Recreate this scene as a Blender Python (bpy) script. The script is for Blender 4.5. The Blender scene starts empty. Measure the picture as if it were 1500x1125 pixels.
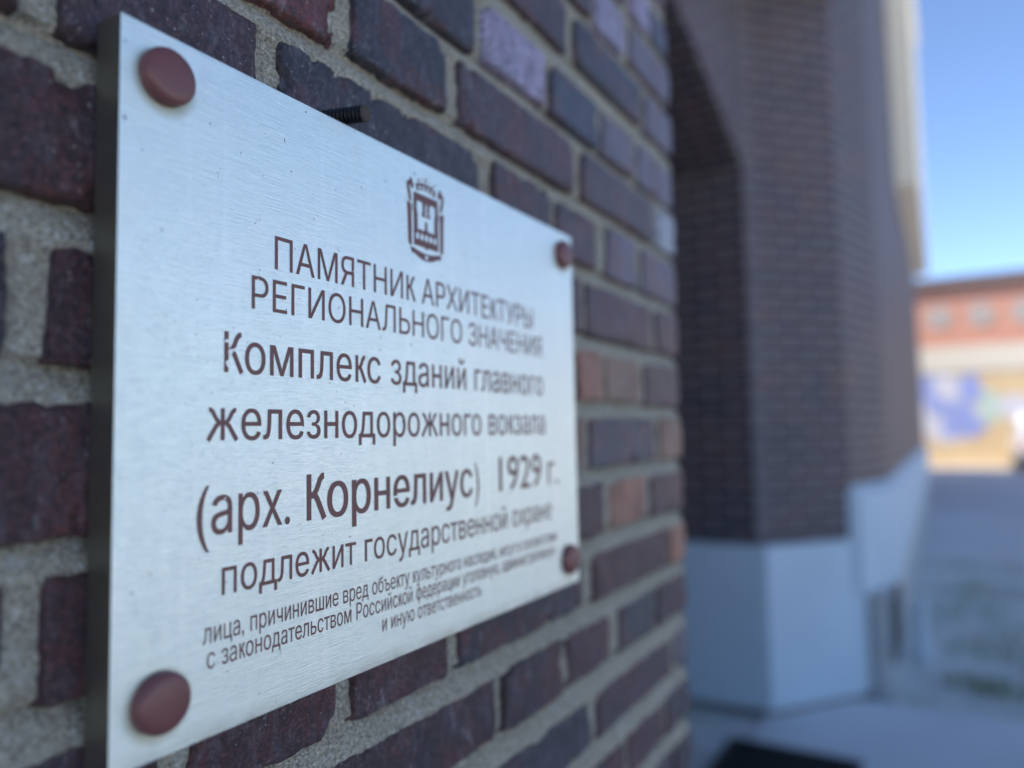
import bpy, bmesh, math, random
import numpy as np
from mathutils import Vector, Matrix

S = bpy.context.scene
COL = S.collection
R = math.radians

# ---------------------------------------------------------------- camera
EYE = 1.60                                    # metres above the paving
F_PX, YAW, PITCH, ROLL = 1090.0, R(30.0786), R(3.82997), R(-1.08808)
fw = Vector((math.cos(PITCH)*math.cos(YAW), math.cos(PITCH)*math.sin(YAW), math.sin(PITCH)))
rt = Vector((math.sin(YAW), -math.cos(YAW), 0))
up = rt.cross(fw)
r2 = rt*math.cos(ROLL) + up*math.sin(ROLL)
u2 = -rt*math.sin(ROLL) + up*math.cos(ROLL)
cam = bpy.data.cameras.new("camera")
cam.sensor_width = 36
cam.lens = F_PX/1500*36
cam.clip_start, cam.clip_end = 0.02, 2000
cam.dof.use_dof = True
cam.dof.focus_distance = 0.447
cam.dof.aperture_fstop = 2.15
camo = bpy.data.objects.new("camera", cam)
m = Matrix((r2, u2, -fw)).transposed().to_4x4()
m.translation = (0, 0, EYE)
camo.matrix_world = m
COL.objects.link(camo)
S.camera = camo

# ---------------------------------------------------------------- light
SUN_EL, SUN_AZ = R(56), R(52)                 # the sun stands behind the station, to the left
sdir = Vector((-math.cos(SUN_EL)*math.cos(SUN_AZ), math.cos(SUN_EL)*math.sin(SUN_AZ), math.sin(SUN_EL)))
W = bpy.data.worlds.new("World")
S.world = W
W.use_nodes = True
wn = W.node_tree.nodes
sky = wn.new("ShaderNodeTexSky")
sky.sky_type = 'NISHITA'
sky.sun_disc = False
sky.sun_elevation = SUN_EL
sky.sun_rotation = math.atan2(sdir.x, sdir.y)
sky.air_density, sky.dust_density, sky.ozone_density = 0.66, 0.0, 2.8
sky.altitude = 800
bg = wn["Background"]
bg.inputs[1].default_value = 0.15
W.node_tree.links.new(sky.outputs[0], bg.inputs[0])
sl = bpy.data.lights.new("sun", 'SUN')
sl.energy = 4.6
sl.angle = R(0.5)
sl.color = (1.0, 0.93, 0.83)
so = bpy.data.objects.new("sun", sl)
so.rotation_euler = sdir.to_track_quat('Z', 'Y').to_euler()
so.location = (-6, 6, 14)
COL.objects.link(so)
S.view_settings.view_transform = 'Standard'
S.view_settings.look = 'None'
S.view_settings.gamma = 1
S.view_settings.exposure = 1.2
S.cycles.use_denoising = True

# ---------------------------------------------------------------- helpers
def tag(o, label=None, cat=None, group=None, kind=None):
    if label: o["label"] = label
    if cat: o["category"] = cat
    if group: o["group"] = group
    if kind: o["kind"] = kind
    return o

def empty(name, loc=(0, 0, 0)):
    o = bpy.data.objects.new(name, None)
    o.location = loc
    o.empty_display_size = 0.1
    COL.objects.link(o)
    return o

class MB:
    """collects faces for ONE mesh object (world coordinates)"""
    def __init__(s): s.v, s.f, s.mi, s.uv, s.col = [], [], [], [], []
    def face(s, pts, mi=0, uv=None, col=(1, 1, 1, 1)):
        b = len(s.v); s.v += [tuple(p) for p in pts]
        s.f.append(tuple(range(b, b+len(pts)))); s.mi.append(mi)
        s.uv.append(uv if uv else [(p[0], p[2]) for p in pts]); s.col.append(col)
    def box(s, a, b, mi=0):
        (x0, y0, z0), (x1, y1, z1) = a, b
        s.face([(x0,y0,z0),(x1,y0,z0),(x1,y0,z1),(x0,y0,z1)], mi)
        s.face([(x1,y1,z0),(x0,y1,z0),(x0,y1,z1),(x1,y1,z1)], mi)
        s.face([(x0,y1,z0),(x0,y0,z0),(x0,y0,z1),(x0,y1,z1)], mi, [(y1,z0),(y0,z0),(y0,z1),(y1,z1)])
        s.face([(x1,y0,z0),(x1,y1,z0),(x1,y1,z1),(x1,y0,z1)], mi, [(y0,z0),(y1,z0),(y1,z1),(y0,z1)])
        s.face([(x0,y0,z1),(x1,y0,z1),(x1,y1,z1),(x0,y1,z1)], mi, [(x0,y0),(x1,y0),(x1,y1),(x0,y1)])
        s.face([(x0,y1,z0),(x1,y1,z0),(x1,y0,z0),(x0,y0,z0)], mi, [(x0,y1),(x1,y1),(x1,y0),(x0,y0)])
    def strip(s, path, z0, z1, mi=0, u0=0.0):
        """vertical wall along a plan polyline"""
        u = u0
        for (ax, ay), (bx, by) in zip(path, path[1:]):
            L = math.hypot(bx-ax, by-ay)
            s.face([(ax,ay,z0),(bx,by,z0),(bx,by,z1),(ax,ay,z1)], mi, [(u,z0),(u+L,z0),(u+L,z1),(u,z1)])
            u += L
    def prism(s, poly, z0, z1, mi=0):
        """closed plan polygon (counter-clockwise) between two heights"""
        u = 0
        n = len(poly)
        for i in range(n):
            (ax, ay), (bx, by) = poly[i], poly[(i+1) % n]
            L = math.hypot(bx-ax, by-ay)
            s.face([(ax,ay,z0),(bx,by,z0),(bx,by,z1),(ax,ay,z1)], mi, [(u,z0),(u+L,z0),(u+L,z1),(u,z1)])
            u += L
        s.face([(x,y,z1) for x, y in poly], mi, [(x,y) for x, y in poly])
        s.face([(x,y,z0) for x, y in reversed(poly)], mi, [(x,y) for x, y in reversed(poly)])
    def lathe(s, origin, axis, prof, n=40, mi=0):
        """prof = [(radius, distance along axis)...]"""
        o = Vector(origin); a = Vector(axis).normalized()
        p = a.orthogonal().normalized(); q = a.cross(p)
        rings = []
        for r, h in prof:
            rings.append([o + a*h + (p*math.cos(2*math.pi*k/n) + q*math.sin(2*math.pi*k/n))*r for k in range(n)])
        for A, B in zip(rings, rings[1:]):
            for k in range(n):
                j = (k+1) % n
                s.face([A[k], A[j], B[j], B[k]], mi)
        if prof[-1][0] > 1e-6: s.face(rings[-1], mi)
    def tube(s, pts, r, n=10, mi=0):
        for a, b in zip(pts, pts[1:]):
            d = Vector(b)-Vector(a)
            s.lathe(a, d, [(0, 0), (r, 0), (r, d.length)], n, mi)
    def build(s, name, mats, parent=None, weld=True, smooth=None, bevel=None, usecol=False):
        me = bpy.data.meshes.new(name)
        me.from_pydata(s.v, [], s.f)
        for mm in (mats if isinstance(mats, (list, tuple)) else [mats]): me.materials.append(mm)
        me.polygons.foreach_set("material_index", s.mi)
        uvl = me.uv_layers.new(name="UVMap")
        uvl.data.foreach_set("uv", [c for f in s.uv for p in f for c in p])
        if usecol:
            ca = me.color_attributes.new("tint", 'FLOAT_COLOR', 'CORNER')
            ca.data.foreach_set("color", [c for f, cc in zip(s.f, s.col) for _ in f for c in cc])
        if weld:
            bm = bmesh.new(); bm.from_mesh(me)
            bmesh.ops.remove_doubles(bm, verts=bm.verts, dist=1e-6)
            bmesh.ops.recalc_face_normals(bm, faces=bm.faces) if weld == 'recalc' else None
            if bevel:
                ed = [e for e in bm.edges if len(e.link_faces) == 2 and e.calc_face_angle(0) > R(40)]
                bmesh.ops.bevel(bm, geom=ed, offset=bevel, segments=2, profile=0.6, affect='EDGES')
            bm.to_mesh(me); bm.free()
        if smooth is not None:
            me.shade_smooth()
            me.set_sharp_from_angle(angle=R(smooth))
        o = bpy.data.objects.new(name, me)
        COL.objects.link(o)
        if parent:
            o.parent = parent
            o.matrix_parent_inverse = Matrix.Translation(parent.location).inverted()
        return o

# ---------------------------------------------------------------- materials
class NT:
    def __init__(s, name):
        s.m = bpy.data.materials.new(name); s.m.use_nodes = True
        s.n = s.m.node_tree.nodes; s.l = s.m.node_tree.links
        s.b = s.n["Principled BSDF"]
    def new(s, t, **k):
        n = s.n.new(t)
        for a, v in k.items():
            if isinstance(a, str) and hasattr(n, a): setattr(n, a, v)
            else: n.inputs[a.replace('_', ' ')].default_value = v
        return n
    def link(s, a, b): s.l.new(a, b)
    def pos(s, scale=(1, 1, 1)):
        g = s.n.new("ShaderNodeNewGeometry"); mp = s.n.new("ShaderNodeMapping")
        mp.inputs["Scale"].default_value = scale
        s.link(g.outputs["Position"], mp.inputs[0])
        return mp.outputs[0]
    def noise(s, vec, scale, detail=4, rough=0.6):
        n = s.n.new("ShaderNodeTexNoise"); n.inputs["Scale"].default_value = scale
        n.inputs["Detail"].default_value = detail; n.inputs["Roughness"].default_value = rough
        if vec is not None: s.link(vec, n.inputs["Vector"])
        return n.outputs["Fac"]
    def ramp(s, fac, stops):
        r = s.n.new("ShaderNodeValToRGB"); e = r.color_ramp.elements
        while len(e) < len(stops): e.new(0.5)
        for el, (p, c) in zip(e, stops):
            el.position = p; el.color = (c, c, c, 1) if isinstance(c, (int, float)) else tuple(c)+(1,)
        s.link(fac, r.inputs[0]); return r.outputs[0]
    def mix(s, fac, a, b, mode='MIX'):
        n = s.n.new("ShaderNodeMix"); n.data_type = 'RGBA'; n.blend_type = mode
        for i, v in ((0, fac), (6, a), (7, b)):
            if hasattr(v, "links"): s.link(v, n.inputs[i])
            elif isinstance(v, (int, float)): n.inputs[i].default_value = v
            else: n.inputs[i].default_value = tuple(v)+(1,)
        return n.outputs[2]
    def bump(s, h, strength, dist, nxt=None):
        b = s.n.new("ShaderNodeBump"); b.inputs["Strength"].default_value = strength
        b.inputs["Distance"].default_value = dist
        s.link(h, b.inputs["Height"])
        if nxt: s.link(nxt, b.inputs["Normal"])
        return b.outputs[0]
    def out(s, col=None, rough=None, normal=None, metal=None, spec=None):
        for k, v in (("Base Color", col), ("Roughness", rough), ("Normal", normal), ("Metallic", metal), ("Specular IOR Level", spec)):
            if v is None: continue
            if hasattr(v, "links"): s.link(v, s.b.inputs[k])
            elif isinstance(v, (int, float)): s.b.inputs[k].default_value = v
            else: s.b.inputs[k].default_value = tuple(v)+(1,)
        return s.m

def plain(name, col, rough=0.7, metal=0.0, var=0.25, scale=8, bump=0.2, dist=0.004):
    t = NT(name); p = t.pos()
    n = t.noise(p, scale, 5)
    lo = [c*(1-var) for c in col]; hi = [min(1, c*(1+var)) for c in col]
    return t.out(t.mix(n, lo, hi), rough, t.bump(t.noise(p, scale*8, 4), bump, dist), metal)

def mat_clinker():
    t = NT("clinker_brick"); p = t.pos(); pv = t.pos((1, 1, .45))
    a = t.new("ShaderNodeVertexColor", layer_name="tint")
    c = a.outputs["Color"]
    n1 = t.noise(pv, 38, 8, .68)                       # burnt patches
    patch = t.ramp(n1, [(.45, 0), (.53, 1)])
    c = t.mix(t.mix(.55, (0, 0, 0), patch, 'MIX'), c, t.mix(.50, c, (.026, .027, .040)))
    n2 = t.noise(p, 21, 5, .6)
    red = t.ramp(n2, [(.51, 0), (.59, .85)])
    c = t.mix(red, c, t.mix(.55, c, (.205, .048, .034)))
    n3 = t.noise(p, 260, 5, .7)
    c = t.mix(t.ramp(n3, [(.38, .8), (.57, 0)]), c, (.016, .011, .013))
    n4 = t.noise(t.pos((1, 1, .3)), 130, 6, .7)
    c = t.mix(t.ramp(n4, [(.50, 0), (.66, .5)]), c, (.155, .13, .165))
    gr_ = t.noise(p, 310, 6, .8)
    c = t.mix(t.ramp(gr_, [(.36, .7), (.50, 0)]), c, (.012, .009, .010))
    c = t.mix(t.ramp(gr_, [(.52, 0), (.68, .42)]), c, (.24, .185, .20))  # pale grain, with glints painted in
    n5 = t.noise(t.pos((1, 1, .55)), 75, 7, .75)       # lime bloom
    c = t.mix(t.ramp(n5, [(.58, 0), (.72, .6)]), c, (.36, .34, .36))
    n6 = t.noise(p, 430, 2, .5)
    c = t.mix(t.ramp(n6, [(.66, 0), (.73, .65)]), c, (.50, .47, .43))  # more glints, painted as pale specks
    v = t.new("ShaderNodeTexVoronoi", Scale=210.0); t.link(p, v.inputs["Vector"])
    pit = t.ramp(v.outputs["Distance"], [(.06, 0), (.22, 1)])
    gate = t.ramp(t.noise(p, 60, 2), [(.5, 1), (.58, 0)])
    pit = t.mix(gate, pit, (1, 1, 1))
    c = t.mix(t.mix(.8, (1, 1, 1), pit, 'MIX'), (.012, .01, .012), c)
    b1 = t.bump(t.noise(p, 95, 7, .75), .95, .0042)
    b2 = t.bump(gr_, .95, .0016, b1)
    b3 = t.bump(pit, .9, .0020, b2)
    ro = t.ramp(n3, [(.3, .27), (.7, .48)])
    return t.out(c, ro, b3, 0, .55)

def mat_mortar():
    t = NT("lime_mortar"); p = t.pos()
    n = t.noise(p, 24, 5, .65)
    c = t.mix(n, (.36, .32, .245), (.62, .56, .44))
    vg = t.new('ShaderNodeTexVoronoi', Scale=620.0); t.link(p, vg.inputs['Vector'])
    gs = t.n.new('ShaderNodeSeparateColor'); t.link(vg.outputs['Color'], gs.inputs[0])
    c = t.mix(t.ramp(gs.outputs[0], [(.22, .5), (.40, 0)]), c, (.17, .145, .11))
    c = t.mix(t.ramp(gs.outputs[1], [(.84, 0), (.94, .6)]), c, (.74, .71, .64))
    g = t.noise(p, 520, 3, .75)
    c = t.mix(t.ramp(g, [(.30, .75), (.52, 0)]), c, (.10, .085, .07))
    g2 = t.noise(p, 240, 2, .5)
    c = t.mix(t.ramp(g2, [(.64, 0), (.71, .85)]), c, (.70, .68, .62))
    g3 = t.noise(p, 60, 4, .6)
    c = t.mix(t.ramp(g3, [(.58, 0), (.70, .45)]), c, (.52, .53, .53))
    b = t.bump(t.noise(p, 130, 5, .7), .8, .004)
    b = t.bump(g, .9, .0018, b)
    b = t.bump(vg.outputs['Distance'], .35, .0008, b)
    return t.out(c, .9, b, 0, .3)

def mat_brick(name, c1, c2, mortar, bw=.252, rh=.077, ms=.011, dark=.35):
    """brickwork on walls further off, laid out in the wall's own metres (UV)"""
    t = NT(name)
    uv = t.new("ShaderNodeUVMap", uv_map="UVMap")
    b = t.new("ShaderNodeTexBrick", Scale=1.0, Mortar_Size=ms, Mortar_Smooth=.2, Bias=-.1, Brick_Width=bw, Row_Height=rh)
    b.inputs["Color1"].default_value = c1+(1,); b.inputs["Color2"].default_value = c2+(1,); b.inputs["Mortar"].default_value = mortar+(1,)
    t.link(uv.outputs[0], b.inputs["Vector"])
    p = t.pos()
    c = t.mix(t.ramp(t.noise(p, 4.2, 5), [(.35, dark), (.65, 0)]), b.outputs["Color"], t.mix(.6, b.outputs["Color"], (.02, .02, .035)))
    c = t.mix(t.ramp(t.noise(p, 6.5, 3), [(.60, 0), (.72, .55)]), c, (.22, .085, .05))
    inv = t.ramp(b.outputs["Fac"], [(0, 1), (1, 0)])
    nb = t.bump(inv, .8, .008)
    nb = t.bump(t.noise(p, 120, 4), .3, .003, nb)
    return t.out(c, .62, nb, 0, .45)

def mat_steel():
    t = NT("brushed_steel")
    ps = t.pos((7, 7, 260)); p = t.pos()
    st = t.noise(ps, 6, 6, .7)
    st2 = t.noise(t.pos((20, 20, 900)), 6, 3, .7)
    cl = t.noise(p, 7, 4, .6)
    c = t.mix(t.ramp(st, [(.36, 0), (.64, 1)]), (.67, .735, .68), (.80, .865, .80))
    c = t.mix(t.ramp(st2, [(.34, .45), (.5, 0)]), c, (.50, .54, .51))
    c = t.mix(t.ramp(st2, [(.58, 0), (.70, .5)]), c, (.86, .87, .87))
    c = t.mix(t.ramp(cl, [(.35, .0), (.7, .35)]), c, (.66, .67, .66))
    # weathering: fine pits, run-off streaks
    sp = t.noise(p, 330, 2, .5)
    c = t.mix(t.ramp(sp, [(.735, 0), (.765, .8)]), c, (.07, .06, .055))
    run = t.noise(t.pos((1, 1, .06)), 85, 4, .6)
    c = t.mix(t.ramp(run, [(.54, 0), (.72, .5)]), c, (.84, .85, .82))
    # grime along the top and bottom rims and yellowed rings round the four caps
    ro = t.ramp(st, [(.25, .36), (.75, .50)])
    nb = t.bump(st, .35, .0007)
    nb = t.bump(st2, .35, .0003, nb)
    nb = t.bump(t.noise(p, 5, 2), .10, .02, nb)
    g = t.n.new("ShaderNodeNewGeometry")
    for (cx, cz) in CAPS:
        sub = t.new("ShaderNodeVectorMath", operation='DISTANCE'); t.link(t.pos((1, 0, 1)), sub.inputs[0])
        sub.inputs[1].default_value = (cx+.0005, 0, cz-.0022)
        mr = t.new("ShaderNodeMapRange"); mr.inputs[1].default_value = .0135; mr.inputs[2].default_value = .0190
        mr.inputs[3].default_value = .75; mr.inputs[4].default_value = 0
        t.link(sub.outputs["Value"], mr.inputs[0])
        c = t.mix(mr.outputs[0], c, (.36, .33, .20))
    sep = t.n.new("ShaderNodeSeparateXYZ"); t.link(g.outputs["Position"], sep.inputs[0])
    mr = t.new("ShaderNodeMapRange"); mr.inputs[1].default_value = PZ0; mr.inputs[2].default_value = PZ0+.010
    mr.inputs[3].default_value = .55; mr.inputs[4].default_value = 0
    t.link(sep.outputs["Z"], mr.inputs[0])
    dm = t.new("ShaderNodeMath", operation='MULTIPLY'); t.link(mr.outputs[0], dm.inputs[0]); t.link(t.ramp(t.noise(p, 45, 5), [(.35, .2), (.65, 1)]), dm.inputs[1])
    c = t.mix(dm.outputs[0], c, (.30, .28, .20))
    t.b.inputs["Anisotropic"].default_value = .45
    t.b.inputs["Anisotropic Rotation"].default_value = .0
    return t.out(c, ro, nb, .8)

WALL_Y, PLATE_Y = 0.350, 0.3286                # brick faces / front of the plaque
PX0, PX1, PZ0, PZ1 = 0.20335, 0.69613, EYE-.1500, EYE+.20378
CAPS = [(PX0+.0235, PZ0+.3305), (PX0+.0240, PZ0+.0265), (PX0+.4690, PZ0+.3305), (PX0+.4690, PZ0+.0255)]

M_clinker = mat_clinker()
M_mortar = mat_mortar()
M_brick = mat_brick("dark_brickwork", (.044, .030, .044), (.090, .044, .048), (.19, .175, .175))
M_corner = mat_brick("corner_sheen_brickwork", (.105, .085, .10), (.14, .105, .12), (.20, .19, .19))  # paler than the wall: reflection on the rounded corner painted into the colour
M_brick_far = mat_brick("orange_brickwork", (.41, .155, .10), (.49, .205, .14), (.40, .29, .23), dark=.05)
M_steel = mat_steel()
M_edge = plain("polished_steel_edge", (.27, .25, .205), .42, .95, .2, 60, .05, .0005)
M_paint = plain("maroon_lettering_paint", (.14, .053, .045), .55, 0, .18, 300, .15, .0002)
M_cap = plain("maroon_cap_plastic", (.140, .047, .043), .42, 0, .16, 120, .12, .0008)
M_chip = plain("bare_scratched_metal", (.78, .76, .70), .5, .2, .1, 400, .2, .0003)
M_iron = plain("blackened_steel_thread", (.026, .026, .029), .36, .8, .4, 300, .3, .0004)
M_vent = plain("grey_vent_grille", (.085, .09, .095), .7, .2, .2, 10, .2, .002)
M_rust = plain("rusty_cut_face", (.055, .042, .032), .8, .1, .4, 300, .4, .0005)
M_plinth = plain("pale_blue_plinth_paint", (.46, .535, .60), .75, 0, .13, 2.4, .3, .004)
M_socle = plain("grey_rendered_base", (.40, .41, .41), .85, 0, .3, 5, .5, .01)
M_slab = plain("concrete_slab", (.64, .64, .63), .85, 0, .2, 2.2, .4, .006)
M_stucco = plain("cream_stucco", (.88, .77, .60), .8, 0, .06, 3, .2, .004)
M_dark = plain("dark_door_timber", (.018, .016, .016), .5, 0, .3, 9, .3, .003)
M_black = plain("black_rubber", (.012, .012, .013), .7, 0, .3, 30, .4, .003)
M_roof = plain("dark_roof_sheet", (.10, .085, .085), .6, .2, .2, 3, .2, .01)
M_glass = plain("window_glass", (.33, .30, .29), .5, 0, .2, 2, .05, .002)
M_white = plain("white_paint", (.38, .30, .26), .6, 0, .06, 3, .1, .003)
M_ochre = plain("ochre_render", (.45, .335, .20), .8, 0, .15, 1.2, .2, .01)
M_creamband = plain("cream_render", (.46, .42, .36), .8, 0, .06, 1.5, .2, .01)
M_blue = plain("blue_spray_paint", (.20, .24, .46), .6, 0, .35, 2.5, .05, .002)
M_pale = plain("pale_spray_paint", (.43, .42, .47), .6, 0, .1, 2.5, .05, .002)
M_mint = plain("mint_spray_paint", (.34, .42, .37), .6, 0, .1, 2.5, .05, .002)
M_van = plain("silver_car_paint", (.60, .60, .62), .3, .3, .05, 4, .02, .001)
M_tyre = plain("tyre_rubber", (.015, .015, .016), .8, 0, .2, 30, .2, .002)
M_lamp = plain("lamp_lens", (.85, .83, .78), .2, 0, .05, 5, .02, .001)
M_grass = plain("grass_blades", (.17, .235, .095), .7, 0, .4, 12, .1, .002)

def mat_ground():
    t = NT("gravel_ground"); p = t.pos()
    n = t.noise(p, .9, 6, .65)
    c = t.mix(t.ramp(n, [(.34, 0), (.66, 1)]), (.56, .56, .51), (.84, .83, .78))
    c = t.mix(t.ramp(t.noise(p, 5.5, 4, .7), [(.40, .45), (.56, 0)]), c, (.36, .385, .29))
    st = t.new("ShaderNodeTexVoronoi", Scale=42.0); t.link(p, st.inputs["Vector"])
    c = t.mix(.35, c, t.ramp(st.outputs["Distance"], [(.1, .74), (.6, .38)]))
    c = t.mix(t.ramp(t.noise(p, 2.4, 5, .7), [(.54, 0), (.70, .55)]), c, (.30, .36, .20))
    # the drive beyond is asphalt
    g = t.n.new("ShaderNodeSeparateXYZ"); t.link(p, g.inputs[0])
    mr = t.new("ShaderNodeMapRange"); mr.inputs[1].default_value = 9.5; mr.inputs[2].default_value = 11.5
    t.link(g.outputs["X"], mr.inputs[0])
    asp = t.mix(t.noise(p, .5, 5), (.50, .50, .50), (.66, .655, .65))
    c = t.mix(mr.outputs[0], c, asp)
    return t.out(c, .9, t.bump(st.outputs["Distance"], .6, .012))
M_ground = mat_ground()

# ---------------------------------------------------------------- ground
g = MB(); g.face([(-300,-400,-.03),(500,-400,-.03),(500,400,-.03),(-300,400,-.03)])
tag(g.build("ground", M_ground), kind="structure")
g = MB(); g.prism([(-3,-1.3),(4.96,-1.3),(4.91,.9),(4.91,.95),(-3,.95)], -.06, 0)
g.build("entrance_paving", M_slab, weld='recalc', bevel=.006)
tag(bpy.data.objects["entrance_paving"], kind="structure")

# ---------------------------------------------------------------- the station building
station = empty("station_building", (4.0, 1.5, 0))
tag(station, "dark clinker brick building with recessed arched entrance and pale blue plinth, behind the plaque", "building")

rng = np.random.default_rng(7)
def vnoise(x, y, seed):
    xi, yi = np.floor(x).astype(np.int64), np.floor(y).astype(np.int64)
    fx, fy = x-xi, y-yi
    fx, fy = fx*fx*(3-2*fx), fy*fy*(3-2*fy)
    def h(a, b):
        k = (a*374761393 + b*668265263 + seed*974634541) & 0x7fffffff
        k = ((k ^ (k >> 13))*1274126177) & 0x7fffffff
        return ((k ^ (k >> 16)) & 0xffff)/65535.0
    return (h(xi,yi)*(1-fx)+h(xi+1,yi)*fx)*(1-fy) + (h(xi,yi+1)*(1-fx)+h(xi+1,yi+1)*fx)*fy
def fbm(x, y, seed, o=4):
    s, a, t = 0, .5, 0
    for k in range(o):
        s = s + a*vnoise(x*2**k, y*2**k, seed+k*17); t += a; a *= .55
    return s/t*2-1

# rows of the wall as they stand round the plaque: (bottom, top, [(x0, x1, tint)...]) in mm from the eye line
P = dict(p=(.092,.043,.048), k=(.046,.042,.058), r=(.215,.044,.034), d=(.062,.027,.030), l=(.58,.50,.70),  # l and v: violet sheen of the sky painted into the tint
         v=(.235,.185,.235), o=(.60,.26,.15), t=(.42,.26,.16), m=(.105,.032,.032), b=(.060,.075,.115), g=(.050,.062,.066),
         w=(.62,.64,.72))
ROWS = [
 (585, 640, "-40 90 p|106 215 d|232 455 p|470 690 v|706 820 p|838 938 v|955 1034 l|1046 1118 b"),
 (508, 566, "-60 60 d|76 300 m|318 430 p|448 560 d|578 690 p|706 819 p|834 930 l|950 1118 v"),
 (431, 490, "-100 130 p|146 260 m|276 482 d|497 746 p|768 984 k|1005 1118 v"),
 (346, 404, "-30 200 m|216 425 p|443 550 k|566 688 l|703 828 b|843 950 v|972 1118 v"),
 (271, 329, "-90 124 p|140 374 r|389 503 k|525 754 p|780 1022 p|1042 1118 w"),
 (193, 254, "-80 169 d|188 303 p|323 555 k|579 695 p|711 814 p|847 946 v|974 1118 v"),
 (114, 175, "-20 255 m|270 500 p|518 768 d|783 1000 p|1022 1118 p"),
 (36, 94, "-50 50 d|66 169 k|187 300 m|316 420 p|436 545 d|561 668 k|684 738 p|754 819 o|836 950 t|970 1118 p"),
 (-42, 18, "-190 30 p|46 290 m|306 530 p|546 766 t|784 1002 b|1026 1118 t"),
 (-117, -60, "-70 40 d|56 170 k|186 292 m|308 420 p|436 545 p|560 660 d|676 812 p|842 958 o|980 1118 p"),
 (-191, -139, "-230 -20 p|10 245 p|262 369 m|388 498 m|515 758 k|785 1036 m|1056 1118 o"),
 (-266, -212, "-100 10 d|26 135 p|150 320 d|338 569 d|583 696 d|712 826 m|856 976 g|992 1118 p"),
 (-342, -291, "-120 120 p|136 250 d|266 506 p|524 763 k|786 1042 p|1060 1118 v"),
 (-418, -367, "-30 90 p|106 340 d|356 470 m|486 720 d|738 855 p|874 1000 m|1016 1118 k"),
 (-495, -444, "-200 20 d|36 150 p|166 400 m|416 650 p|666 780 d|796 1030 p|1046 1118 d"),
 (-571, -520, "-80 40 m|56 290 p|306 420 p|436 670 d|686 920 p|936 1118 m"),
]
wall = MB()
WV, WF, WM, WC = [], [], [], []
def grid_brick(x0, x1, z0, z1, tint, seed, fine=True):
    nx = max(8, int((x1-x0)/(.0030 if fine else .02))); nz = max(6, int((z1-z0)/(.0030 if fine else .012)))
    def spaced(n):
        t = np.linspace(0, 1, n+1)
        return t - .10*np.sin(2*np.pi*t)          # denser at the rims
    X, Z = np.meshgrid(x0+(x1-x0)*spaced(nx), z0+(z1-z0)*spaced(nz), indexing='ij')
    ex = np.minimum(X-x0, x1-X); ez = np.minimum(Z-z0, z1-Z)
    e = np.minimum(ex, ez)
    r = .0030
    rr = r*(1+.7*fbm(X*70, Z*70, seed+3))
    tt = np.clip(1-e/np.maximum(rr, .001), 0, 1)
    Y = np.full_like(X, WALL_Y) + r*(1-np.sqrt(np.maximum(0, 1-tt**2)))*1.2
    Y += .0012*fbm(X*24, Z*24, seed+5) + .0008*fbm(X*110, Z*110, seed+8) + (rng.random()-.5)*.003
    Y += (X-(x0+x1)/2)*(rng.random()-.5)*.010
    # knocked corners and rims
    for cx, cz in ((x0,z0),(x1,z0),(x0,z1),(x1,z1)):
        s = rng.random()
        if s < .38:
            rad = .004+.007*rng.random()
            dd = np.hypot((X-cx)*.8, Z-cz)
            Y += np.clip(1-dd/rad, 0, 1)*.009
    ch = np.clip(fbm(X*46, Z*46, seed+21, 5)-.25, 0, 1)*np.clip(1-e/.010, 0, 1)
    Y += ch*.030
    w = np.clip(1-e/.010, 0, 1)
    X2 = X + w*(.0016*fbm(Z*45, X*20, seed+11)+.0020*fbm(Z*210, X*120, seed+12)); Z2 = Z + w*(.0015*fbm(X*40, Z*20, seed+13)+.0020*fbm(X*210, Z*120, seed+14))
    V = np.stack([X2, Y, Z2], -1)
    # skirt going back into the bed
    base = len(WV) and sum(len(a) for a in WV)
    n0 = V.reshape(-1, 3)
    rim = [(i, 0) for i in range(nx+1)] + [(nx, j) for j in range(1, nz+1)] + [(i, nz) for i in range(nx-1, -1, -1)] + [(0, j) for j in range(nz-1, 0, -1)]
    sk = np.array([V[i, j] for i, j in rim]); sk[:, 1] = WALL_Y+.024
    WV.append(n0); WV.append(sk)
    idx = lambda i, j: base + i*(nz+1)+j
    F = []
    for i in range(nx):
        for j in range(nz):
            F.append((idx(i,j), idx(i+1,j), idx(i+1,j+1), idx(i,j+1)))
    sb = base+len(n0); L = len(rim)
    for k in range(L):
        a, b = rim[k], rim[(k+1) % L]
        F.append((idx(*a), sb+k, sb+(k+1) % L, idx(*b)))
    WF.extend(F); WM.extend([0]*len(F))
    c = np.array(tint)*(.88+.24*rng.random())
    WC.append(np.tile(np.append(c, 1), (len(n0)+L, 1)))

END_X = 1.118
seed = 1
joint_rows = []
for (a, b, spec) in ROWS:
    for item in spec.split("|"):
        x0, x1, k = item.split()
        jz = rng.normal(0, .0009, 2)
        x0, x1 = float(x0)/1000, float(x1)/1000
        seed += 31
        z0, z1 = a/1000+EYE+jz[0], b/1000+EYE+jz[1]
        grid_brick(x0, x1, z0, z1, P[k], seed, x1 > .1)
    joint_rows.append((a/1000+EYE, b/1000+EYE))
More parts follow.
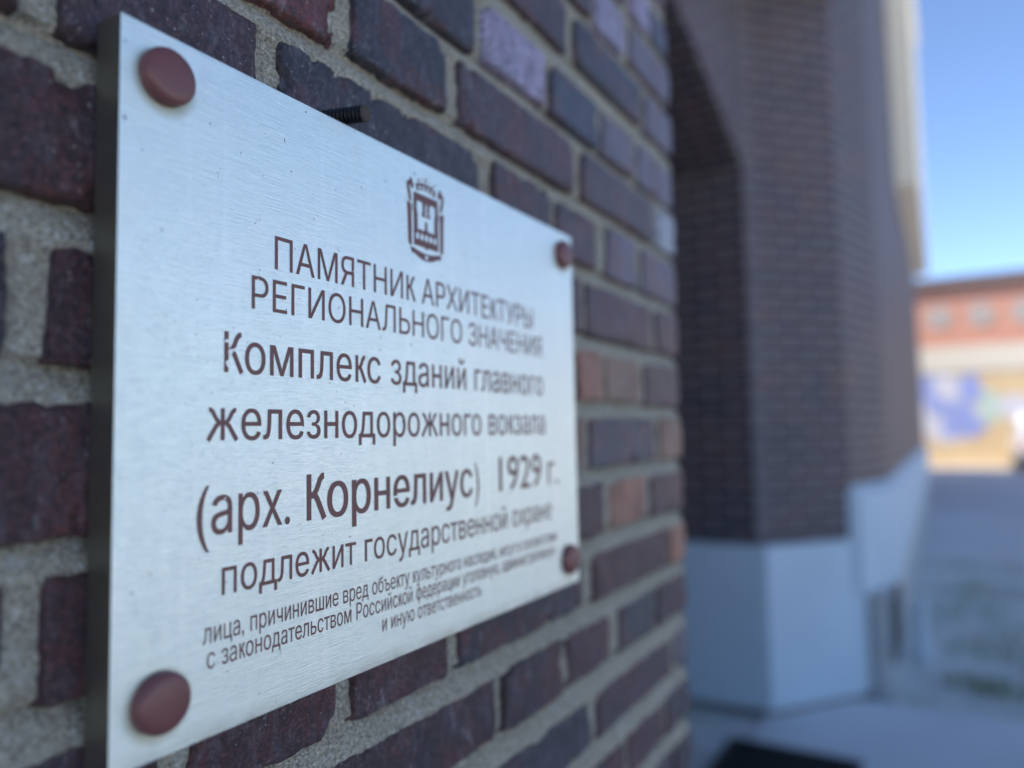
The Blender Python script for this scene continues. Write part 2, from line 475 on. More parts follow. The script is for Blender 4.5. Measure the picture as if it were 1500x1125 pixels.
# the rest of the near wall, above, below and to the left: same bond, coarser bricks
PITCH_Z = .0767
def filler(z0, xs, xe, off):
    x = xs+off
    global seed
    k = 0
    while x < xe-.05:
        L = .236 if (k % 2 == 0) else .110
        x1 = min(x+L, xe)
        seed += 31
        t = P["pdpmkp"[int(rng.random()*6)]]
        grid_brick(max(x, xs), x1, z0, z0+.058, t, seed, False)
        x = x1+.016; k += 1
z = ROWS[0][0]/1000+EYE+PITCH_Z
i = 0
while z < 3.0:
    filler(z, -1.3, END_X, -.12*(i % 2)); z += PITCH_Z; i += 1
z = ROWS[-1][0]/1000+EYE-PITCH_Z
while z > .72:
    filler(z, -1.3, END_X, -.12*(i % 2)); z -= PITCH_Z; i += 1
for (a, b, spec) in ROWS:
    xs = float(spec.split()[0])/1000-.016
    filler(a/1000+EYE, -1.3, xs, -.10*(i % 3)); i += 1

# mortar bed: struck joints, hollow under each brick, flush at the foot of the joint
def mortar_grid(x0, x1, z0, z1, step):
    nx, nz = int((x1-x0)/step), int((z1-z0)/step)
    X, Z = np.meshgrid(np.linspace(x0, x1, nx+1), np.linspace(z0, z1, nz+1), indexing='ij')
    rec = np.full_like(X, .0052)
    js = sorted(joint_rows)
    for (lo, hi), (lo2, hi2) in zip(js, js[1:]):
        t = np.clip((Z-(hi-.004))/max(1e-4, (lo2-hi+.004)), 0, 1)
        inside = np.clip((Z-(hi-.006))/.004, 0, 1)*np.clip((lo2+.004-Z)/.004, 0, 1)
        rec = rec*(1-inside) + inside*(.0016+.0105*t**2)
    Y = WALL_Y + rec + .0022*fbm(X*18, Z*18, 91) + .0011*fbm(X*90, Z*90, 92, 3)
    V = np.stack([X, Y, Z], -1).reshape(-1, 3)
    base = sum(len(a) for a in WV)
    WV.append(V)
    i, j = np.meshgrid(np.arange(nx), np.arange(nz), indexing='ij')
    a = base+(i*(nz+1)+j).ravel()
    Fq = np.stack([a, a+nz+1, a+nz+2, a+1], -1)
    WF.extend(map(tuple, Fq.tolist())); WM.extend([1]*len(Fq))
    WC.append(np.ones((len(V), 4)))
mortar_grid(.10, END_X-.004, 1.0, 2.26, .0028)
mortar_grid(-1.3, .10, .70, 3.06, .02)
mortar_grid(.10, END_X-.004, .70, 1.0, .02)
mortar_grid(.10, END_X-.004, 2.26, 3.06, .02)
V = np.concatenate(WV); C = np.concatenate(WC)
me = bpy.data.meshes.new("brick_wall")
me.from_pydata(V.tolist(), [], WF)
me.materials.append(M_clinker); me.materials.append(M_mortar)
me.polygons.foreach_set("material_index", WM)
ca = me.color_attributes.new("tint", 'FLOAT_COLOR', 'POINT')
ca.data.foreach_set("color", C.astype(np.float32).ravel())
me.shade_smooth()
me.set_sharp_from_angle(angle=R(50))
o = bpy.data.objects.new("brick_wall", me); COL.objects.link(o); o.parent = station
o.matrix_parent_inverse = Matrix.Translation(station.location).inverted()
o["label"] = "near brick wall of purple and dark red clinkers with wide grey mortar joints"

# masonry carcass: recessed entrance between two splayed jambs, then the front goes on along the street
HT, XE = 9.0, 16.5
RY = .97                                         # plane of the inner arch
JL, JR = 1.74, 4.475                             # jambs of the inner opening
BRK = [(4.475, RY-.04), (5.07, .352), (XE, .352), (XE, 8.0)]
w = MB()
w.strip([(-6, WALL_Y+.026), (-1.3, WALL_Y+.026), (END_X-.004, WALL_Y+.026)], 3.05, HT)
w.strip([(-6, WALL_Y+.026), (-1.3, WALL_Y+.026)], 0, 3.05)
w.strip([(-1.3, WALL_Y+.030), (END_X-.004, WALL_Y+.030)], 0, .70)
w.strip([(END_X-.004, WALL_Y+.004), (JL, RY)], 0, 4.34)                    # near splay
w.strip([(JL, RY), (JL, 1.62)], 0, 3.6)                                   # near jamb
w.strip([(JR, 1.62), (JR, RY)], .90, 3.6, u0=.1)        # far jamb with its bull-nosed arris
w.strip([(JR+.05, RY-.06), (4.95, .51), (5.6, .352)], .90, 4.6, u0=.05)               # far splay
w.strip([(5.6, .352), (XE, .352), (XE, 8), (-6, 8), (-6, WALL_Y+.026)], 1.18, HT)
# lintel of the big recess
w.face([(END_X-.004, WALL_Y+.004, 4.34), (4.95, .352, 4.34), (4.95, .352, HT), (END_X-.004, WALL_Y+.004, HT)])
w.face([(END_X-.004, WALL_Y+.004, 4.34), (JL, RY, 4.34), (JR+.05, RY-.06, 4.34), (4.95, .51, 4.34), (4.95, .352, 4.34)])
# inner arch
n = 18
arc = []
for k in range(n+1):
    x = JL+(JR-JL)*k/n
    s = (x-(JL+JR)/2)/((JR-JL)/2)
    arc.append((x, 3.16+.42*(1-abs(s)**1.25)))
for (xa, za), (xb, zb) in zip(arc, arc[1:]):
    w.face([(xa, RY, za), (xb, RY, zb), (xb, RY, 4.34), (xa, RY, 4.34)])
    w.face([(xa, RY, za), (xa, 1.62, za), (xb, 1.62, zb), (xb, RY, zb)], 0, [(RY, xa), (1.62, xa), (1.62, xb), (RY, xb)])
w.face([(-6, WALL_Y, HT), (XE, .352, HT), (XE, 8, HT), (-6, 8, HT)])
cb = MB(); cb.strip([(JR, RY), (JR+.012, RY-.026), (JR+.030, RY-.046), (JR+.05, RY-.06)], .90, 4.34)
cb.build("corner_course", M_corner, station, weld='recalc', smooth=70)["label"] = "rounded bricks up the corner of the far jamb, their sheen painted in as a paler tone"
w.build("facade", M_brick, station, weld=False)["label"] = "splayed far side of the entrance and street front beyond it, in small dark bricks"

d = MB()
d.face([(JL, 1.62, 0), (JR, 1.62, 0), (JR, 1.62, 3.16)] + [(x, 1.62, z) for x, z in reversed(arc[1:-1])] + [(JL, 1.62, 3.16)])
for k in range(4):
    xa = JL+.12+k*.64
    d.box((xa, 1.59, .12), (xa+.56, 1.622, 1.2)); d.box((xa, 1.59, 1.35), (xa+.56, 1.622, 2.9))
do = d.build("entrance_door", M_dark, station, weld=False)
h = MB(); h.tube([(3.05, 1.585, .95), (3.05, 1.555, .98), (3.05, 1.555, 1.25), (3.05, 1.585, 1.28)], .012)
h.build("handle", M_iron, do, weld=False)

pl = MB()   # painted plinth: lower on the jamb and splay, stepping up on the street front
off = .055
pl.prism([(JR-.045, 1.60), (JR-.045, RY-.055), (5.0, .462), (5.3, .60), (5.6, .9), (5.0, 1.60)], 0, .93)
pl.prism([(4.925, .528), (4.948, .462), (5.55, .300), (XE+.05, .300), (XE+.05, .62), (4.98, .62)], .60, 1.20)
pl.face([(5.55,.300,1.20),(XE+.05,.300,1.20),(XE+.05,.352,1.245),(5.60,.352,1.245)])
pl.face([(4.948,.462,1.20),(5.55,.300,1.20),(5.60,.352,1.245),(4.95,.51,1.245)])
pl.face([(4.925,.528,1.20),(4.948,.462,1.20),(4.95,.51,1.245)])
pl.prism([(-6, .318), (END_X+.02, .318), (JL+.05, .96), (JL+.05, 1.2), (-6, 1.2)], 0, .62)
pl.build("plinth", M_plinth, station, weld=False)["label"] = "smooth pale blue painted plinth"
sc = MB()
sc.prism([(5.02, .345), (XE+.02, .345), (XE+.02, .45), (5.02, .45)], -.03, .598)
sc.build("base_course", M_socle, station, weld=False)["label"] = "rough grey rendered base below the painted plinth"
v = MB()
v.box((5.16, .325, .16), (5.80, .346, .54))
for k in range(6): v.box((5.20+k*.105, .315, .18), (5.215+k*.105, .3249, .52))
v.build("basement_vent", M_vent, station, weld=False)
b = MB()
b.box((9.5, .12, 4.36), (15.5, .349, 8.7)); b.box((9.44, .08, 8.7), (15.56, .349, 8.95))
b.build("oriel", M_stucco, station, weld=False)["label"] = "pale stucco bay projecting high on the street front"
blk = MB()  # unseen mass added to keep the yard before the warehouse in shade
blk.box((XE+.06, 2.2, 0), (30.0, 8.0, 9.0))
blk.build('unseen_shade_block', M_brick, station, weld=False)
c = MB()
c.box((-6.05, .18, HT), (XE+.05, 8.1, HT+.35))
c.build("eaves", M_roof, station, weld=False)
sp = MB(); sp.prism([(JR-.05, 1.6), (JR-.05, RY-.075), (5.01, .44), (5.3, .56), (5.7, .9), (5.1, 1.6)], .001, .016)
sp.build("footing_joint", plain("brown_grout", (.17, .125, .11), .9, 0, .3, 9), station, weld=False)

# ---------------------------------------------------------------- plaque
plaque = empty("memorial_plaque", (PX0, PLATE_Y, PZ0))
tag(plaque, "brushed steel plaque with maroon Cyrillic lettering and four round caps, screwed to the brick wall", "plaque")
pm = MB()
pm.box((PX0, PLATE_Y, PZ0), (PX1, .3475, PZ1))
# chipped paint: bare bright flecks scattered over letters
rp = random.Random(4)
ck = MB(); CM = 2
def chip(x, z, w_, h_, ang=0, n=7):
    pts = []
    for k in range(n):
        a = 2*math.pi*k/n; rr = .7+.5*rp.random()
        px, pz = w_*rr*math.cos(a), h_*rr*math.sin(a)
        pts.append((PX0+(x+px*math.cos(ang)-pz*math.sin(ang))/1000, PLATE_Y-.00042, PZ0+(z+px*math.sin(ang)+pz*math.cos(ang))/1000))
    ck.face(pts, CM)
chip(199.5, 108.2, 7.0, .75, .03); chip(203.5, 109.0, 4.0, .45, .03)      # gash across a letter of the architect's name
chip(64, 196.5, 1.7, 1.6); chip(62.3, 190, 1.7, 1.9); chip(61.6, 202.4, 1.9, 1.0); chip(66.5, 197.8, 1.3, .9)  # battered K
for x, z in ((124,124.5),(131,121.5),(82,239),(101,230),(187.5,217),(240.5,196),(49,106),(61,119),(160,257.5),(148,232),(233,252)):
    chip(x, z, .55+.5*rp.random(), .35+.3*rp.random(), rp.random()*3)
for k in range(34):
    chip(20+450*rp.random(), 12+335*rp.random(), .12+.22*rp.random(), .12+.25*rp.random(), rp.random()*3, 5)
for k in range(9): chip(163+9*rp.random(), 322+24*rp.random(), .25+.2*rp.random(), .8+.8*rp.random(), rp.random()*.4)
CM = 3
for k in range(60): chip(8+475*rp.random(), 8+340*rp.random(), .13+.25*rp.random(), .13+.2*rp.random(), rp.random()*3, 6)
for (x, z, w_, h_) in ((2.2,340,.5,.7),(2.6,303,.6,1.1),(300.5,78.5,.25,3.0),(304,73,.22,2.0)): chip(x, z, w_, h_, .5)

po = pm.build("steel_plate", [M_steel, M_edge, M_chip, M_iron], plaque, weld=True, bevel=.0005)
bm = bmesh.new(); bm.from_mesh(po.data)
for f in bm.faces: f.material_index = 0 if f.normal.y < -.6 else 1
cv_ = [bm.verts.new(p) for p in ck.v]
for f, mi_ in zip(ck.f, ck.mi): bm.faces.new([cv_[q] for q in f]).material_index = mi_
bm.to_mesh(po.data); bm.free()
for cx, cz in CAPS:
    k = MB(); r = .0142
    k.lathe((cx, PLATE_Y+.0002, cz), (0, -1, 0), [(r, 0), (r, .0042), (r-.0004, .0056), (r-.0014, .0068), (r-.0030, .0076), (r-.006, .0081), (.004, .0085), (0, .0086)], 56)
    k.build("screw_cap", M_cap, plaque, weld='recalc', smooth=60)["label"] = "round maroon plastic cap over a corner screw"

# lettering ------------------------------------------------------
cu = bpy.data.curves.new("lettering", 'FONT'); cu.size = 1.0; cu.resolution_u = 6
cuo = bpy.data.objects.new("lettering", cu); COL.objects.link(cuo)
def text_mesh(body, bold):
    """glyph outlines filled by the non-zero rule as stacked trapezoids (the font's contours overlap)"""
    cu.body = body
    dg = bpy.context.evaluated_depsgraph_get(); dg.update()
    cv = cuo.to_curve(dg)
    segs = []
    for sp in cv.splines:
        bp = sp.bezier_points; pts = []
        for i in range(len(bp)):
            A, B = bp[i], bp[(i+1) % len(bp)]
            p0, p1, p2, p3 = A.co, A.handle_right, B.handle_left, B.co
            straight = ((p1-p0).cross(p3-p0)).length < 1e-5 and ((p2-p0).cross(p3-p0)).length < 1e-5
            N = 1 if straight else 5
            for k in range(N):
                t = k/N; u = 1-t
                q = p0*u**3 + p1*3*u*u*t + p2*3*u*t*t + p3*t**3
                pts.append((round(q.x, 5), round(q.y, 5)))
        for i in range(len(pts)):
            p, q = pts[i], pts[(i+1) % len(pts)]
            if p != q: segs.append((p, q))
    cuo.to_curve_clear()
    ys = {p[1] for sg in segs for p in sg}
    for i in range(len(segs)):
        (ax, ay), (bx, by) = segs[i]
        for j in range(i):
            (cx, cy), (dx, dy) = segs[j]
            if max(ay, by) < min(cy, dy) or max(cy, dy) < min(ay, by) or max(ax, bx) < min(cx, dx) or max(cx, dx) < min(ax, bx): continue
            den = (bx-ax)*(dy-cy)-(by-ay)*(dx-cx)
            if abs(den) < 1e-12: continue
            t = ((cx-ax)*(dy-cy)-(cy-ay)*(dx-cx))/den; u = ((cx-ax)*(by-ay)-(cy-ay)*(bx-ax))/den
            if 0 < t < 1 and 0 < u < 1: ys.add(round(ay+t*(by-ay), 6))
    ys = sorted(ys); vs, fs = [], []
    for y0, y1 in zip(ys, ys[1:]):
        if y1-y0 < 2e-5: continue
        ym = (y0+y1)/2; cr_ = []
        for (ax, ay), (bx, by) in segs:
            if (ay <= ym) != (by <= ym):
                f = lambda y: ax+(y-ay)/(by-ay)*(bx-ax)
                cr_.append((f(ym), f(y0), f(y1), 1 if by > ay else -1))
        cr_.sort(); wnd = 0
        for c in cr_:
            old = wnd; wnd += c[3]
            if old == 0: st_ = c
            elif wnd == 0:
                b = len(vs); vs += [(st_[1]-bold, y0, 0), (c[1]+bold, y0, 0), (c[2]+bold, y1, 0), (st_[2]-bold, y1, 0)]
                fs.append((b, b+1, b+2, b+3))
    return vs, fs
def width(body):
    vs, _ = text_mesh(body, 0)
    xs = [v[0] for v in vs]; return max(xs)-min(xs)
HH = width("HH")
CAPH = max(v[1] for v in text_mesh("H", 0)[0]); XH = max(v[1] for v in text_mesh("н", 0)[0])
cache, adv = {}, {" ": .30}
def stroke(pts, w):
    """a pen stroke as a quad strip"""
    P2 = [Vector(p) for p in pts]; Lf, Rg = [], []
    for i, p in enumerate(P2):
        d = (P2[min(i+1, len(P2)-1)]-P2[max(i-1, 0)]).normalized(); nn = Vector((-d.y, d.x))*w/2
        Lf.append(p+nn); Rg.append(p-nn)
    return Lf, Rg
def own_glyph(ch, wt):
    """Ka and Zhe with the bent arms of the plaque's grotesque"""
    H = CAPH if ch in "КЖ" else XH
    t = (.095 if ch in "КЖ" else .088)*wt
    vs, fs, k = [], [], 0
    def add(pts, w, dz):
        Lf, Rg = stroke(pts, w); b = len(vs)
        for a, c in zip(Lf, Rg): vs.extend([(a.x, a.y, dz), (c.x, c.y, dz)])
        for i in range(len(pts)-1): fs.append((b+2*i, b+2*i+1, b+2*i+3, b+2*i+2))
    W_ = H*(.62 if ch in "Кк" else .62)
    if ch in "Кк":
        x0 = .085
        add([(x0+t/2, 0), (x0+t/2, H)], t, 0)
        cx = x0+t
        add([(cx-.002, H*.53), (cx+W_*.14, H*.55), (cx+W_*.30, H*.66), (cx+W_*.46, H*.86), (cx+W_*.60, H*.945), (cx+W_*.70, H*.945)], t*.94, .004)
        add([(cx+W_*.16, H*.57), (cx+W_*.34, H*.43), (cx+W_*.72, 0)], t*.98, .008)
        return vs, fs, cx+W_*.80
    x0 = .03; c = x0+H*.66
    add([(c, 0), (c, H)], t, 0)
    for s in (-1, 1):
        add([(c+s*t*.4, H*.53), (c+s*H*.16, H*.56), (c+s*H*.28, H*.68), (c+s*H*.40, H*.87), (c+s*H*.50, H*.945), (c+s*H*.57, H*.945)], t*.9, .004*s+.006)
        add([(c+s*H*.13, H*.57), (c+s*H*.28, H*.43), (c+s*H*.60, 0)], t*.95, .004*s+.014)
    return vs, fs, c+H*.66+.03
def glyph(ch, bold):
    key = (ch, bold)
    if key not in cache:
        if ch in "Ккж":
            vs, fs, a = own_glyph(ch, 1+bold*8); cache[key] = (vs, fs); adv[ch] = a
        else:
            cache[key] = text_mesh(ch, bold)
            if ch not in adv: adv[ch] = width("H"+ch+"H")-HH
    return cache[key]
def run_width(txt, bold):
    for ch in txt:
        if ch != " ": glyph(ch, bold)
    return sum(adv[ch] for ch in txt)
def inscription(runs, label):
    """runs: (text, x left mm, x right mm, baseline mm, cap height mm, boldness)"""
    mb = MB()
    for txt, xl, xr, base, cap, bold in runs:
        sz = cap/1000/CAPH
        lsb = min(v[0] for v in glyph(txt[0], bold)[0])
        last = glyph(txt[-1], bold)[0]
        wd = run_width(txt, bold) - lsb - (adv[txt[-1]]-max(v[0] for v in last))
        sx = (xr-xl)/1000/wd
        x = xl/1000 - lsb*sx
        for ch in txt:
            if ch != " ":
                vs, fs = glyph(ch, bold)
                for f in fs:
                    mb.face([(PX0+x+vs[i][0]*sx, PLATE_Y-.00018-vs[i][2]*.004, PZ0+base/1000+vs[i][1]*sz) for i in f])
            x += adv[ch]*sx
    o = mb.build("inscription_line", M_paint, plaque, weld=False)
    o["label"] = label
inscription([("ПАМЯТНИК АРХИТЕКТУРЫ", 94.4, 404.5, 247.2, 18.2, 0)], "first line of capitals below the crest")
inscription([("РЕГИОНАЛЬНОГО ЗНАЧЕНИЯ", 78, 421, 222.0, 17.6, 0)], "second line of capitals")
inscription([("Комплекс зданий главного", 60, 422, 185.5, 22.0, .004)], "third line, in mixed case")
inscription([("железнодорожного вокзала", 49.4, 424.5, 149.4, 21.4, .004)], "fourth line, all lower case")
inscription([("(арх.", 44, 106, 101.0, 25.0, .006), ("Корнелиус", 119, 298, 101.0, 27.2, .014), (")", 301, 307.5, 101.0, 26, .004),
             ("1929", 339, 415, 101.4, 29.0, .006), ("г.", 428.5, 450.5, 101.2, 26.5, .004)], "fifth line with the architect and the year, set largest")
inscription([("подлежит государственной охране", 59.4, 433.5, 69.3, 17.6, .002)], "sixth line, lower case")
inscription([("лица, причинившие вред объекту культурного наследия, несут в соответствии", 48.3, 443.6, 46.7, 10.0, 0)], "first line of small print")
inscription([("с законодательством Российской федерации уголовную, административную", 50.8, 438.5, 34.0, 10.0, 0)], "second line of small print")
inscription([("и иную ответственность", 186.6, 308.3, 20.9, 10.0, 0)], "third and shortest line of small print")
bpy.data.objects.remove(cuo)

# crest ---------------------------------------------------------
em = MB()
EX, EZ = PX0+.2400, PZ0+.3095
def ep(poly, mi=0, lift=0.0): em.face([(EX+x/1000, PLATE_Y-.00018-lift, EZ+z/1000) for x, z in poly], mi)
def disc(x, z, rx, rz, mi, lift, n=18): ep([(x+rx*math.cos(2*math.pi*k/n), z+rz*math.sin(2*math.pi*k/n)) for k in range(n)], mi, lift)
K = 1.0
ep([(-15.2,13.6),(15.2,13.6),(15.2,19.6),(-15.2,19.6)])                                  # field above the castle
ep([(-15.2,-13),(-10.4,-13),(-10.4,4),(-11.6,8),(-11.2,13.6),(-15.2,13.6)])
ep([(15.2,-13),(15.2,13.6),(11.2,13.6),(11.6,8),(10.4,4),(10.4,-13)])
ep([(-4.6,13.6),(-4.0,8),(-5.6,3.2),(5.6,3.2),(4.0,8),(4.6,13.6)])                    # gap between the towers
ep([(-1.5,-8.5),(1.5,-8.5),(1.5,-2),(.8,-.2),(0,.3),(-.8,-.2),(-1.5,-2)])             # gate
wv = []
for k in range(25):
    x = -11.4+22.8*k/24; wv.append((x, -8.2+1.5*abs(math.cos(k/24*math.pi*5))))
ep([(-15.2,-20.0),(15.2,-20.0),(15.2,-13),(11.4,-13)] + [(x, z) for x, z in reversed(wv)] + [(-11.4,-13),(-15.2,-13)])
for x in (-10.8,-5.4,0,5.4,10.8): disc(x, -12.6, 1.75, 2.6, 1, .00005)
disc(0, 9.4, .9, 4.2, 1, .00005); disc(0, 5.6, 1.7, 1.5, 1, .00006); disc(0, 5.6, .7, .6, 0, .00009)
for s in (-1, 1):                                                                      # ribbon on both sides
    ep([(s*a, b) for a, b in ((23,9.5),(22.3,2),(22,-8),(21.6,-19),(20.3,-21),(17.6,-21),(17.6,-8),(17.7,2),(18.6,9.5),(21.5,11.2))])
    ep([(s*a, b) for a, b in ((17.4,11.2),(20.4,12.2),(22.4,19),(23.2,24),(21.5,26.5),(19.6,25),(20.0,22),(18.4,17))])
    ep([(s*a, b) for a, b in ((14.6,23.6),(17.0,20.6),(20.4,25.2),(19.4,28.6),(17.4,29.4))])
    ep([(s*a, b) for a, b in ((19.6,-22.4),(17.2,-22.4),(15.2,-26.2),(17.2,-26.8))])
    ep([(s*a, b) for a, b in ((17.2,4.0),(17.8,10),(16.6,10),(16.4,4.0))])
bot = [(-16.6+33.2*k/20, -25.0-5.0*(1-((k-10)/10)**2)) for k in range(21)]
bot2 = [(x, z+5.6*(.55+.45*(1-(x/16.6)**2))) for x, z in bot]
for i in range(20): ep([bot[i], bot[i+1], bot2[i+1], bot2[i]])
disc(0, -27.2, 1.7, 1.6, 1, .00006)
ep([(-2.0,-20.0),(0,-21.8),(2.0,-20.0)])
cr = [(-11.5+23*k/16, 21.2+2.4*(1-((k-8)/8)**2)) for k in range(17)]
cr2 = [(x*1.08, z+5.2) for x, z in cr]
for i in range(16): ep([cr[i], cr[i+1], cr2[i+1], cr2[i]])
for x in (-7.6,-2.6,2.6,7.6): disc(x, 25.5-.016*x*x, 1.35, 1.35, 1, .00005)
for x, hgt in ((0, 34.2), (-9.0, 31.5), (9.0, 31.5)):
    b0 = 29.2-.02*x*x
    ep([(x-1.3, b0+1.0), (x+1.3, b0+1.0), (x+.5, hgt-1), (x, hgt), (x-.5, hgt-1)])
for x, zz in ((-13.5, 33.2), (-4.6, 30.9), (4.6, 30.9), (13.0, 31.6)): disc(x, zz, .8, .8, 0, 0)
em.build("crest", [M_paint, M_steel], plaque, weld=False)["label"] = "maroon crest with crown, castle and ribbon"

# ---------------------------------------------------------------- threaded stud above the plaque
st = MB()
A, B = Vector((.3615, .3555, EYE+.2150)), Vector((.3672, .3200, EYE+.2128))
Lh = (B-A).length
prof = [(0, 0)]
n = 12
for k in range(n):
    h0 = Lh*k/n
    prof += [(.0044, h0), (.0044, h0+Lh/n*.15), (.0058, h0+Lh/n*.5), (.0058, h0+Lh/n*.66)]
prof += [(.0054, Lh), (.0046, Lh+.0006), (.0030, Lh+.0002), (0, Lh+.0004)]
st.lathe(A, B-A, prof, 24)
tip0 = len(prof)-5
st.mi = [1 if i//24 >= tip0 else 0 for i in range(len(st.mi))]
tag(st.build("threaded_stud", [M_iron, M_rust], weld='recalc'), "cut off black threaded stud sticking out of a brick just above the plaque's top edge", "stud")

# ---------------------------------------------------------------- door mat, post, grass
mt = empty("foot_grating", (3.4, .6, 0)); tag(mt, "dark foot grating lying on the paving before the entrance recess", "grating")
x0, x1, y0, y1 = 2.9, 3.95, .41, 1.03
q = MB()
q.box((x0, y0, .002), (x1, y0+.03, .03)); q.box((x0, y1-.03, .002), (x1, y1, .03)); q.box((x0, y0+.031, .002), (x0+.03, y1-.031, .03)); q.box((x1-.03, y0+.031, .002), (x1, y1-.031, .03))
q.build("frame", M_iron, mt, weld=False)
q = MB()
q.box((x0+.031, y0+.031, .0025), (x1-.031, y1-.031, .012))
for k in range(30): q.box((x0+.05+k*.032, y0+.032, .0125), (x0+.062+k*.032, y1-.032, .028))
q.build("ribs", M_black, mt, weld=False)

ps = empty("marker_post", (6.03, .215, 0)); tag(ps, "short pale blue post standing on the gravel beside the station's base", "post")
q = MB(); q.lathe((6.03, .215, -.03), (0, 0, 1), [(0, 0), (.045, 0), (.045, .37)], 24); q.build("shaft", M_plinth, ps, weld='recalc', smooth=50)
q = MB(); q.lathe((6.03, .215, .341), (0, 0, 1), [(.052, 0), (.052, .022), (.044, .04), (.02, .05), (0, .052)], 24); q.build("post_cap", M_plinth, ps, weld='recalc', smooth=50)

gr = MB(); rg = random.Random(9)
for cx, cy, rad, n in ((5.55,-.10,.20,190),(7.7,-.06,.40,150),(5.5,-.30,.20,90),(6.4,-.25,.35,200),(8.6,-.35,.5,220),(6.9,-.6,.5,200),(5.9,-.75,.4,200),(10,-.3,.5,120)):
    for k in range(n):
        a, rr = rg.random()*6.283, rad*math.sqrt(rg.random()); x, y = cx+rr*math.cos(a), cy+rr*math.sin(a)
        if y > .25: continue
        hh = .02+.06*rg.random(); ln = rg.random()*6.283; lx, ly = math.cos(ln)*hh*.5, math.sin(ln)*hh*.5; wx, wy = -math.sin(ln)*.003, math.cos(ln)*.003
        gr.face([(x-wx,y-wy,-.032),(x+wx,y+wy,-.032),(x+lx*.4+wx*.7,y+ly*.4+wy*.7,hh*.6-.03),(x+lx,y+ly,hh-.03)])
tag(gr.build("grass", M_grass, weld=False), "sparse green grass tufts growing through the gravel", "grass", kind="stuff")

# ---------------------------------------------------------------- sunlit warehouse across the yard
FX = 34.6
wh = empty("warehouse_building", (FX, -6, 0))
tag(wh, "distant sunlit orange brick building with round windows and graffiti along its ochre foot", "building")
q = MB(); q.box((FX, -34, -.05), (FX+11, 9, 7.2)); q.build("wall", M_brick_far, wh, weld=False)
q = MB(); q.box((FX-.25, -34.3, 7.2), (FX+11.3, 9.3, 7.42)); q.box((FX+.6, -33.5, 7.42), (FX+10.4, 8.5, 7.7)); q.build("roof", M_roof, wh, weld=False)
q = MB(); q.box((FX-.10, -34, 3.72), (FX-.003, 9, 4.75)); q.build("band", M_creamband, wh, weld=False)["label"] = "broad cream rendered band under the round windows"
q = MB(); q.box((FX-.06, -34, -.04), (FX-.003, 9, 3.718)); q.build("foot_wall", M_ochre, wh, weld=False)["label"] = "ochre rendered lower wall"
for k in range(-5, 20):
    yc = 0.0-1.45*k
    f = MB(); f.lathe((FX+.01, yc, 5.97), (-1, 0, 0), [(.40, .0), (.40, .05), (.44, .06), (.48, .05), (.48, 0)], 28)
    fo = f.build("round_window", M_white, wh, weld=False)
    f = MB(); f.face([(FX-.02, yc-.41*math.cos(2*math.pi*j/28), 5.97+.41*math.sin(2*math.pi*j/28)) for j in range(28)])
    f.box((FX-.05, yc-.02, 5.57), (FX-.02, yc+.02, 6.37), 1); f.box((FX-.051, yc-.40, 5.95), (FX-.021, yc+.40, 5.99), 1)
    f.build("pane", [M_glass, M_white], fo, weld=False)
rg = random.Random(21)
gf = MB()
def blob(y, z, ry, rz, mi, d, n=16):
    gf.face([(FX-.062-d, y+ry*(.75+.5*rg.random())*math.cos(6.283*k/n), z+rz*(.75+.5*rg.random())*math.sin(6.283*k/n)) for k in range(n)], mi)
blob(-.1, 3.05, .62, .75, 1, .000); blob(.60, 3.1, .34, .62, 0, .003); blob(-.95, 3.1, .42, .55, 0, .006); blob(-.12, 3.1, .34, .5, 1, .009)
blob(-.05, 1.75, 1.15, .95, 1, .001); blob(-.45, 1.85, .75, .70, 0, .004); blob(.45, 1.75, .40, .62, 1, .0075); blob(.20, 2.35, .42, .35, 0, .010); blob(-.95, 1.55, .45, .40, 0, .012)
blob(-1.55, 2.35, .40, .62, 2, .0045); blob(-2.4, 2.3, .55, .5, 1, .0055); blob(-3.6, 2.0, .9, .7, 0, .0065); blob(-5.2, 1.9, .9, .8, 1, .0035); blob(-7, 2.0, 1.0, .8, 0, .0025)
gf.build("graffiti", [M_blue, M_pale, M_mint], wh, weld=False)["label"] = "blue, white and mint sprayed blotches on the ochre wall"

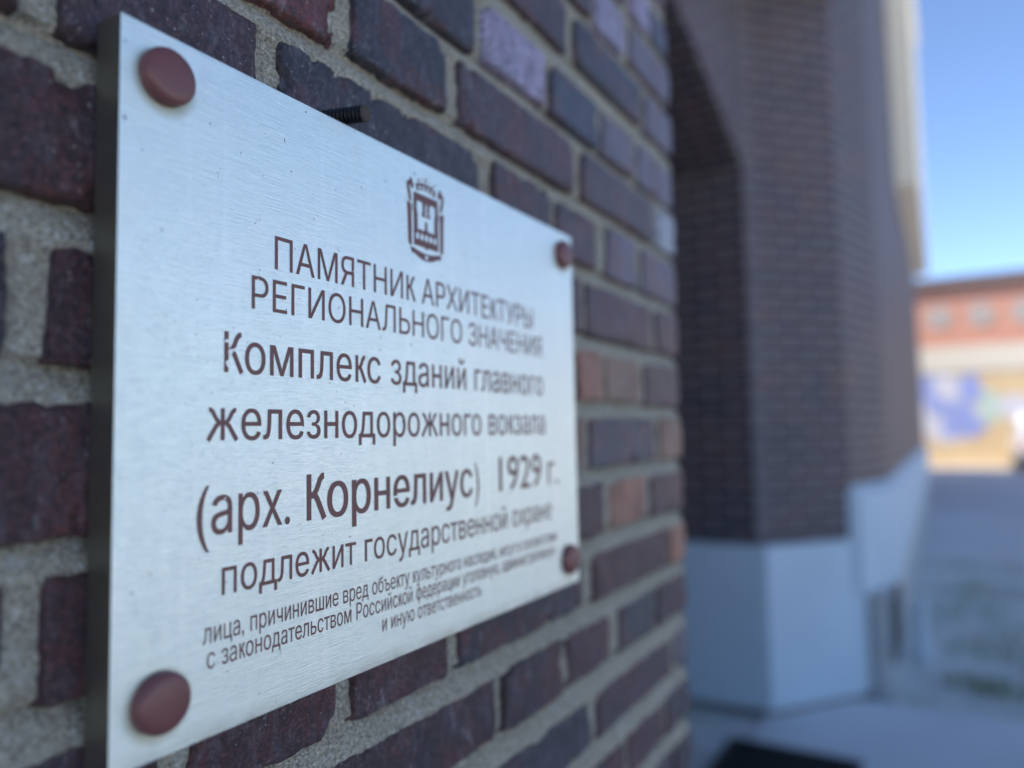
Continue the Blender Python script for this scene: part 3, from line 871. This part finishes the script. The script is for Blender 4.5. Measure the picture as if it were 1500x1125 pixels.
# ---------------------------------------------------------------- parked van before the warehouse
vx, vy = 30.4, -2.15          # nearest rear corner
van = empty("parked_van", (vx, vy-.9, 0)); tag(van, "silver van parked in front of the distant orange brick building", "van")
prof = [(0, .32), (0, .95), (.10, 1.75), (.30, 1.98), (2.7, 2.0), (3.35, 1.25), (4.3, 1.05), (4.55, .85), (4.6, .38), (4.3, .30), (.2, .30)]
bm = bmesh.new()
rings = []
for (yy, sc_) in ((0, .0), (-.10, .05), (-1.72, .05), (-1.82, .0)):
    rings.append([bm.verts.new((vx+a, vy+yy + (0 if sc_ else (-.06 if yy == 0 else .06)*(1 if b_ > 1.1 else 0)), b_-(.0 if sc_ else .05*(b_ > 1.9)))) for a, b_ in prof])
for A_, B_ in zip(rings, rings[1:]):
    for k in range(len(prof)):
        j = (k+1) % len(prof); bm.faces.new((A_[k], A_[j], B_[j], B_[k]))
bm.faces.new(rings[0]); bm.faces.new(list(reversed(rings[-1])))
bmesh.ops.recalc_face_normals(bm, faces=bm.faces)
bmesh.ops.bevel(bm, geom=[e for e in bm.edges if e.calc_face_angle(0) > R(30)], offset=.05, segments=3, affect='EDGES')
me = bpy.data.meshes.new("body"); bm.to_mesh(me); bm.free(); me.materials.append(M_van); me.shade_smooth(); me.set_sharp_from_angle(angle=R(45))
o = bpy.data.objects.new("body", me); COL.objects.link(o); o.parent = van; o.matrix_parent_inverse = Matrix.Translation(van.location).inverted()
for wxx in (.85, 3.65):
    for wyy, sg in ((vy-.20, 1), (vy-1.62, -1)):
        t_ = MB(); t_.lathe((vx+wxx, wyy+sg*.21, .29), (0, -sg, 0), [(.20, 0), (.31, .0), (.33, .03), (.33, .17), (.31, .2), (0, .2)], 28)
        to = t_.build("wheel", M_tyre, van, weld='recalc', smooth=40)
        t_ = MB(); t_.lathe((vx+wxx, wyy+sg*.20, .29), (0, sg, 0), [(.20, 0), (.19, .012), (.06, .022), (0, .024)], 24); t_.build("rim", M_van, to, weld='recalc', smooth=40)
q = MB(); q.face([(vx+.035-.01, vy-.25, 1.15), (vx+.035-.01, vy-1.57, 1.15), (vx+.085, vy-1.52, 1.68), (vx+.085, vy-.30, 1.68)]); q.build("rear_window", M_glass, van, weld=False)
for k in (.10, 1.52): 
    q = MB(); q.box((vx-.015, vy-k-.2, .75), (vx+.03, vy-k, 1.0)); q.build("tail_lamp", plain("tail_lamp_red", (.45, .03, .03), .3), van, weld=False)
for a_, b_ in ((.5, 1.35), (1.45, 2.5)):
    q = MB(); q.box((vx+a_, vy-.055, 1.2), (vx+b_, vy-.005, 1.72)); q.build("side_window", M_glass, van, weld=False)
q = MB(); q.box((vx-.05, vy-1.7, .34), (vx+.03, vy-.12, .56)); q.build("bumper", M_black, van, weld=False)
